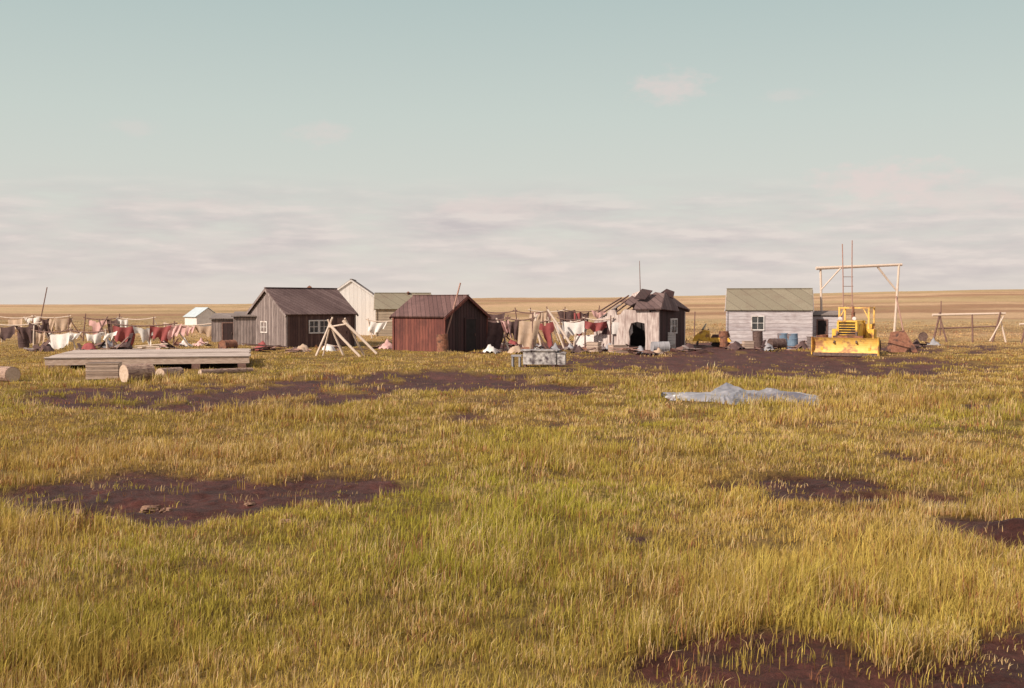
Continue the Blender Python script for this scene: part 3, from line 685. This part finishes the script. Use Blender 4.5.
def npmesh(name,co,q,tri):
    me=bpy.data.meshes.new(name); me.vertices.add(len(co)); me.vertices.foreach_set('co',co.astype(np.float32).ravel())
    nq,ntr=len(q),len(tri); me.loops.add(nq*4+ntr*3)
    me.loops.foreach_set('vertex_index',np.concatenate([q.ravel(),tri.ravel()]).astype(np.int32))
    me.polygons.add(nq+ntr); me.polygons.foreach_set('loop_start',np.concatenate([np.arange(nq)*4,nq*4+np.arange(ntr)*3]).astype(np.int32))
    me.update(calc_edges=True); return me
me=npmesh('ground',co,q[:,::-1],tri)
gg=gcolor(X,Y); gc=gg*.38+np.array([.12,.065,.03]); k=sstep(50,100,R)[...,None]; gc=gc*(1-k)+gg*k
MUDV=mm[...,None]; cl=(fbm(X/.35,Y/.35,120,3))[...,None]; mc=MUDC*(.45+1.15*cl)
gc=gc*(1-MUDV)+mc*MUDV; gc=np.concatenate([gc.reshape(-1,3),np.ones((na*nr,1))],1); gc=np.vstack([gc,[.2,.15,.05,1]])
at=me.color_attributes.new('gcol','FLOAT_COLOR','POINT'); at.data.foreach_set('color',gc.astype(np.float32).ravel())
am=me.attributes.new('mud','FLOAT','POINT'); am.data.foreach_set('value',np.append(mm.ravel(),0).astype(np.float32))
me.polygons.foreach_set('use_smooth',[True]*len(me.polygons))
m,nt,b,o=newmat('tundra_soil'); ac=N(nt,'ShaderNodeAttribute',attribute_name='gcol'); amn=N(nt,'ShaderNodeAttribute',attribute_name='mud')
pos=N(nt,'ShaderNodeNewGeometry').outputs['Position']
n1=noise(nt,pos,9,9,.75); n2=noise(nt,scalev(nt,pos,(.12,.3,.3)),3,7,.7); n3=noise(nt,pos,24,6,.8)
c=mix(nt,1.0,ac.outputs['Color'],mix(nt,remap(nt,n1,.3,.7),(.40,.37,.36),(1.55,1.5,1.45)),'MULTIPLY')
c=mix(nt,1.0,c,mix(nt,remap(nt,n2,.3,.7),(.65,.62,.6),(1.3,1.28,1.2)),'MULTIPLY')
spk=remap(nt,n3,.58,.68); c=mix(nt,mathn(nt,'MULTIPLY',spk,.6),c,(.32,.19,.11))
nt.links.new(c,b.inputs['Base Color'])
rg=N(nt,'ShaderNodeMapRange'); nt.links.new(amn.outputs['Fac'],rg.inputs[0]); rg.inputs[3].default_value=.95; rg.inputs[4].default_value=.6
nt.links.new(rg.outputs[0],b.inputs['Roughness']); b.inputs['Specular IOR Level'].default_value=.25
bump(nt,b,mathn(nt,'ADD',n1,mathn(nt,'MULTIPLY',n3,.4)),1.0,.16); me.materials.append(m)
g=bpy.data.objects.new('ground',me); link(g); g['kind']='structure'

m,nt,b,o=newmat('puddle_water'); b.inputs['Base Color'].default_value=(.05,.045,.05,1); b.inputs['Roughness'].default_value=.04; b.inputs['IOR'].default_value=1.33
bump(nt,b,noise(nt,N(nt,'ShaderNodeNewGeometry').outputs['Position'],5,3),.08,.01); M['water']=m
mb=MB()
for (px,py,a,bb) in PUDS:
    o=len(mb.v); mb.v.append((px,py,-.115)); 
    for i in range(28):
        t=2*math.pi*i/28; mb.v.append((px+1.25*a*math.cos(t),py+1.25*bb*math.sin(t),-.115))
    mb.f+=[(o,o+1+i,o+1+(i+1)%28) for i in range(28)]
p=bpy.data.objects.new('water',mb.mesh('water',M['water'])); link(p); p['kind']='structure'

for (px,py,s) in [(80,512,.05),(150,510,.07),(166,514,.05),(285,530,.04),(60,500,.05),(110,520,.05),(250,506,.04)]:
    x,y,z=G(px,py); mb=MB(); vs=[];fs=[]
    for j in range(9):
        th=math.pi*j/8
        for i in range(14):
            ph=2*math.pi*i/14; k=1+.3*math.sin(3*ph+px)*math.sin(th*2)+random.uniform(-.22,.22); vs.append((s*1.7*math.sin(th)*math.cos(ph)*k,s*1.2*math.sin(th)*math.sin(ph)*k,s*.7*math.cos(th)*k+s*.1))
    for j in range(8):
        for i in range(14): fs.append((j*14+i,(j+1)*14+i,(j+1)*14+(i+1)%14,j*14+(i+1)%14))
    mb.add(vs,fs); solo('turf_lump',mb,'turf','ragged brown lump of turf on bare mud','lump of turf',(x,y,z),random.uniform(0,360),'turf lumps on the mud',False)

# ------------------------------------------------------------ grass
def infoot(x,y):
    k=np.zeros(len(x),bool)
    for (cx,cy,r,hw,hd) in FOOT:
        dx=x-cx;dy=y-cy; u=dx*math.cos(r)+dy*math.sin(r); v=-dx*math.sin(r)+dy*math.cos(r)
        k|=(np.abs(u)<hw)&(np.abs(v)<hd)
    return k
NT=108000; BP=10
D=np.exp(rng.uniform(math.log(4.6),math.log(150),NT)); x=rng.uniform(-.6,.6,NT)*D; y=D
mk=mudmask(x,y); cov=fbm(x/.55,y/.55,200,4)
keep=(rng.random(NT)>np.clip(mk*1.0,0,.94))&(~infoot(x,y))&(rng.random(NT)<-.25+2.1*cov)&(pudk(x,y,1.0,1.6)<.3)
x=x[keep];y=y[keep];mk=mk[keep]; nt_=len(x)
near=1-sstep(30,55,y)
th=(.09+.15*sstep(.36,.8,fbm(x/1.8,y/1.8,201,4)))*(.6+.4*near)*rng.uniform(.6,1.35,nt_)
tall=rng.random(nt_)<.05; th=np.where(tall,th*1.6,th); th*=(1-.5*mk)
tcol=gcolor(x,y)*rng.uniform(.75,1.25,(nt_,1)); straw=rng.random(nt_)<.20+.6*(fbm(x/2.5,y/2.5,203,3)-.38)
tcol=np.where(straw[:,None],np.array([.70,.50,.25])*rng.uniform(.75,1.15,(nt_,1)),tcol)
red=rng.random(nt_)<.07; tcol=np.where(red[:,None],np.array([.38,.18,.09])*rng.uniform(.7,1.2,(nt_,1)),tcol)
def rep(a): return np.repeat(a,BP,axis=0)
bx=rep(x);by=rep(y);n=len(bx); sg=.045*(1+by/22); bx=bx+rng.normal(0,1,n)*sg; by=by+rng.normal(0,1,n)*sg
bh=rep(th)*rng.uniform(.4,1.3,n); bw=np.maximum(.0055,rep(y)*.00056)*rng.uniform(.6,1.35,n)
fa=rng.uniform(0,math.pi,n); wx=np.cos(fa)*bw/2; wy=np.sin(fa)*bw/2
la=rng.normal(.5,1.5,n); ll=bh*np.abs(rng.normal(.22,.33,n)); lx=np.cos(la)*ll; ly=np.sin(la)*ll
bz=mudh(bx,by)-.01
P=np.zeros((n,5,3)); 
for k,(t,w) in enumerate([(0,-1),(0,1),(.55,.8),(.55,-.8)]):
    s=t*t*.9; P[:,k,0]=bx+lx*s+wx*w; P[:,k,1]=by+ly*s+wy*w; P[:,k,2]=bz+bh*t
P[:,4,0]=bx+lx;P[:,4,1]=by+ly;P[:,4,2]=bz+bh*(1-.3*np.clip(ll/bh,0,1.5))
base=np.arange(n)[:,None]*5
me=npmesh('grass',P.reshape(-1,3),base+np.array([0,1,2,3]),base+np.array([3,2,4]))
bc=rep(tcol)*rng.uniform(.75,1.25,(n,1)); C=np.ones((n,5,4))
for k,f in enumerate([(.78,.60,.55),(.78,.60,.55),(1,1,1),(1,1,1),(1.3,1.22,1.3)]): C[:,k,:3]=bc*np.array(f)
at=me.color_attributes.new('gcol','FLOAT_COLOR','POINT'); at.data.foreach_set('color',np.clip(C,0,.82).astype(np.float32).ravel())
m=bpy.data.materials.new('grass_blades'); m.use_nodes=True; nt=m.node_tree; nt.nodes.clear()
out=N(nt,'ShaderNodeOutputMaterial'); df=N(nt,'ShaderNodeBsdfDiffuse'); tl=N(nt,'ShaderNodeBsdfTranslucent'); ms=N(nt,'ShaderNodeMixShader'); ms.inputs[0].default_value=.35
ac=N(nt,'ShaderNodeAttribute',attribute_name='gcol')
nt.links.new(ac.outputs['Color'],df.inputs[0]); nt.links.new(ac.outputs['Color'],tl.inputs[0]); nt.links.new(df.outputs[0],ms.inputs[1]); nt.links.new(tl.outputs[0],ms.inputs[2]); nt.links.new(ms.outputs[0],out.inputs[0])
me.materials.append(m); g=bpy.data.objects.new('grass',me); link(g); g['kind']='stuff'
print('blades',n)

# ------------------------------------------------------------ light & sky
SD=Vector((-.78,-.58,.0)).normalized(); EL=math.radians(35)
S=Vector((SD.x*math.cos(EL),SD.y*math.cos(EL),math.sin(EL)))
sl=bpy.data.lights.new('sun','SUN'); sl.energy=5.0; sl.angle=math.radians(.6); sl.color=(1,.88,.74)
so=bpy.data.objects.new('sun',sl); link(so); so.rotation_euler=S.to_track_quat('Z','Y').to_euler()
w=bpy.data.worlds.new('World'); scene.world=w; w.use_nodes=True; nt=w.node_tree; nt.nodes.clear()
out=N(nt,'ShaderNodeOutputWorld'); bg=N(nt,'ShaderNodeBackground'); nt.links.new(bg.outputs[0],out.inputs[0])
sky=N(nt,'ShaderNodeTexSky',sky_type='NISHITA'); sky.sun_disc=False; sky.sun_elevation=EL; sky.sun_rotation=math.atan2(S.x,S.y)%(2*math.pi)
tc=N(nt,'ShaderNodeTexCoord').outputs['Generated']; sp=N(nt,'ShaderNodeSeparateXYZ'); nt.links.new(tc,sp.inputs[0]); z=sp.outputs[2]
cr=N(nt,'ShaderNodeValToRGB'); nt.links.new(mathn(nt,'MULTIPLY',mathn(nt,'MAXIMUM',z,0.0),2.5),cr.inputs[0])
el=cr.color_ramp.elements; el[0].position=0; el[0].color=(.78,.70,.63,1); el[1].position=1; el[1].color=(.54,.50,.50,1)  # top stop tinted pink above the view to redden the ambient shadows
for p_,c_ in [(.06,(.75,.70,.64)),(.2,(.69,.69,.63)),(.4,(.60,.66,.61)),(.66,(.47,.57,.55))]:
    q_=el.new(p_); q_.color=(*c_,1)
v1=scalev(nt,tc,(13,13,75)); cn=noise(nt,v1,1.0,9,.55)
cov=noise(nt,scalev(nt,tc,(3.5,3.5,16)),1.0,3,.5)
dens=remap(nt,mathn(nt,'ADD',cn,mathn(nt,'MULTIPLY',cov,.5)),.56,.86)
lowm=N(nt,'ShaderNodeMapRange',interpolation_type='SMOOTHSTEP'); nt.links.new(z,lowm.inputs[0]); lowm.inputs[1].default_value=.118; lowm.inputs[2].default_value=.07
dens=mathn(nt,'MULTIPLY',dens,lowm.outputs[0])
fade=N(nt,'ShaderNodeMapRange'); nt.links.new(z,fade.inputs[0]); fade.inputs[1].default_value=-.005; fade.inputs[2].default_value=.03; 
dens=mathn(nt,'MULTIPLY',dens,fade.outputs[0])
def puff(px,py,sx,sz,amt):
    v=Vector(((px-512)/F,1,(YH-py)/F)).normalized()
    s=N(nt,'ShaderNodeVectorMath',operation='SUBTRACT'); nt.links.new(tc,s.inputs[0]); s.inputs[1].default_value=v
    sc=scalev(nt,s.outputs[0],(1/sx,1/sx,1/sz)); l=N(nt,'ShaderNodeVectorMath',operation='LENGTH'); nt.links.new(sc,l.inputs[0])
    nn=noise(nt,scalev(nt,tc,(40,40,90)),1,6); r=mathn(nt,'ADD',l.outputs['Value'],mathn(nt,'MULTIPLY',mathn(nt,'SUBTRACT',nn,.5),2.6))
    mr=N(nt,'ShaderNodeMapRange',interpolation_type='SMOOTHSTEP'); nt.links.new(r,mr.inputs[0]); mr.inputs[1].default_value=1.2; mr.inputs[2].default_value=.1; mr.inputs[4].default_value=amt; return mr.outputs[0]
v2=N(nt,'ShaderNodeVectorMath',operation='ADD'); nt.links.new(v1,v2.inputs[0]); v2.inputs[1].default_value=(.15,.1,.45)
up=noise(nt,v2.outputs[0],1.0,9,.55); lit=remap(nt,mathn(nt,'SUBTRACT',cn,up),-.14,.16)
ccol=mix(nt,lit,(.58,.51,.52),(.80,.70,.66))
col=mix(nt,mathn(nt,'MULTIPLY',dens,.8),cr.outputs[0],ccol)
pf_=None
for p_ in [(672,88,.038,.014,.75),(325,136,.03,.011,.45),(885,186,.06,.02,.95),(960,200,.06,.014,.6),(780,98,.03,.006,.3),(135,128,.02,.008,.3),(500,207,.07,.010,.6),(190,205,.06,.008,.4)]:
    v=puff(*p_); pf_=v if pf_ is None else mathn(nt,'MAXIMUM',pf_,v)
col=mix(nt,mathn(nt,'MULTIPLY',pf_,.85),col,(.80,.67,.63))
nis=mix(nt,1.0,sky.outputs[0],(.08,.08,.08),'MULTIPLY')
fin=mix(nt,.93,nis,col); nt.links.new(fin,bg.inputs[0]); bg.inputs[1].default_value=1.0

cam=bpy.data.cameras.new('camera'); cam.sensor_width=36; cam.lens=F/1024*36; cam.clip_end=20000; cam.clip_start=.05
co_=bpy.data.objects.new('camera',cam); link(co_); co_.location=(0,0,CAMH); co_.rotation_euler=(math.pi/2-PITCH,0,0); scene.camera=co_
scene.view_settings.view_transform='Standard'; scene.view_settings.look='None'; scene.view_settings.exposure=0
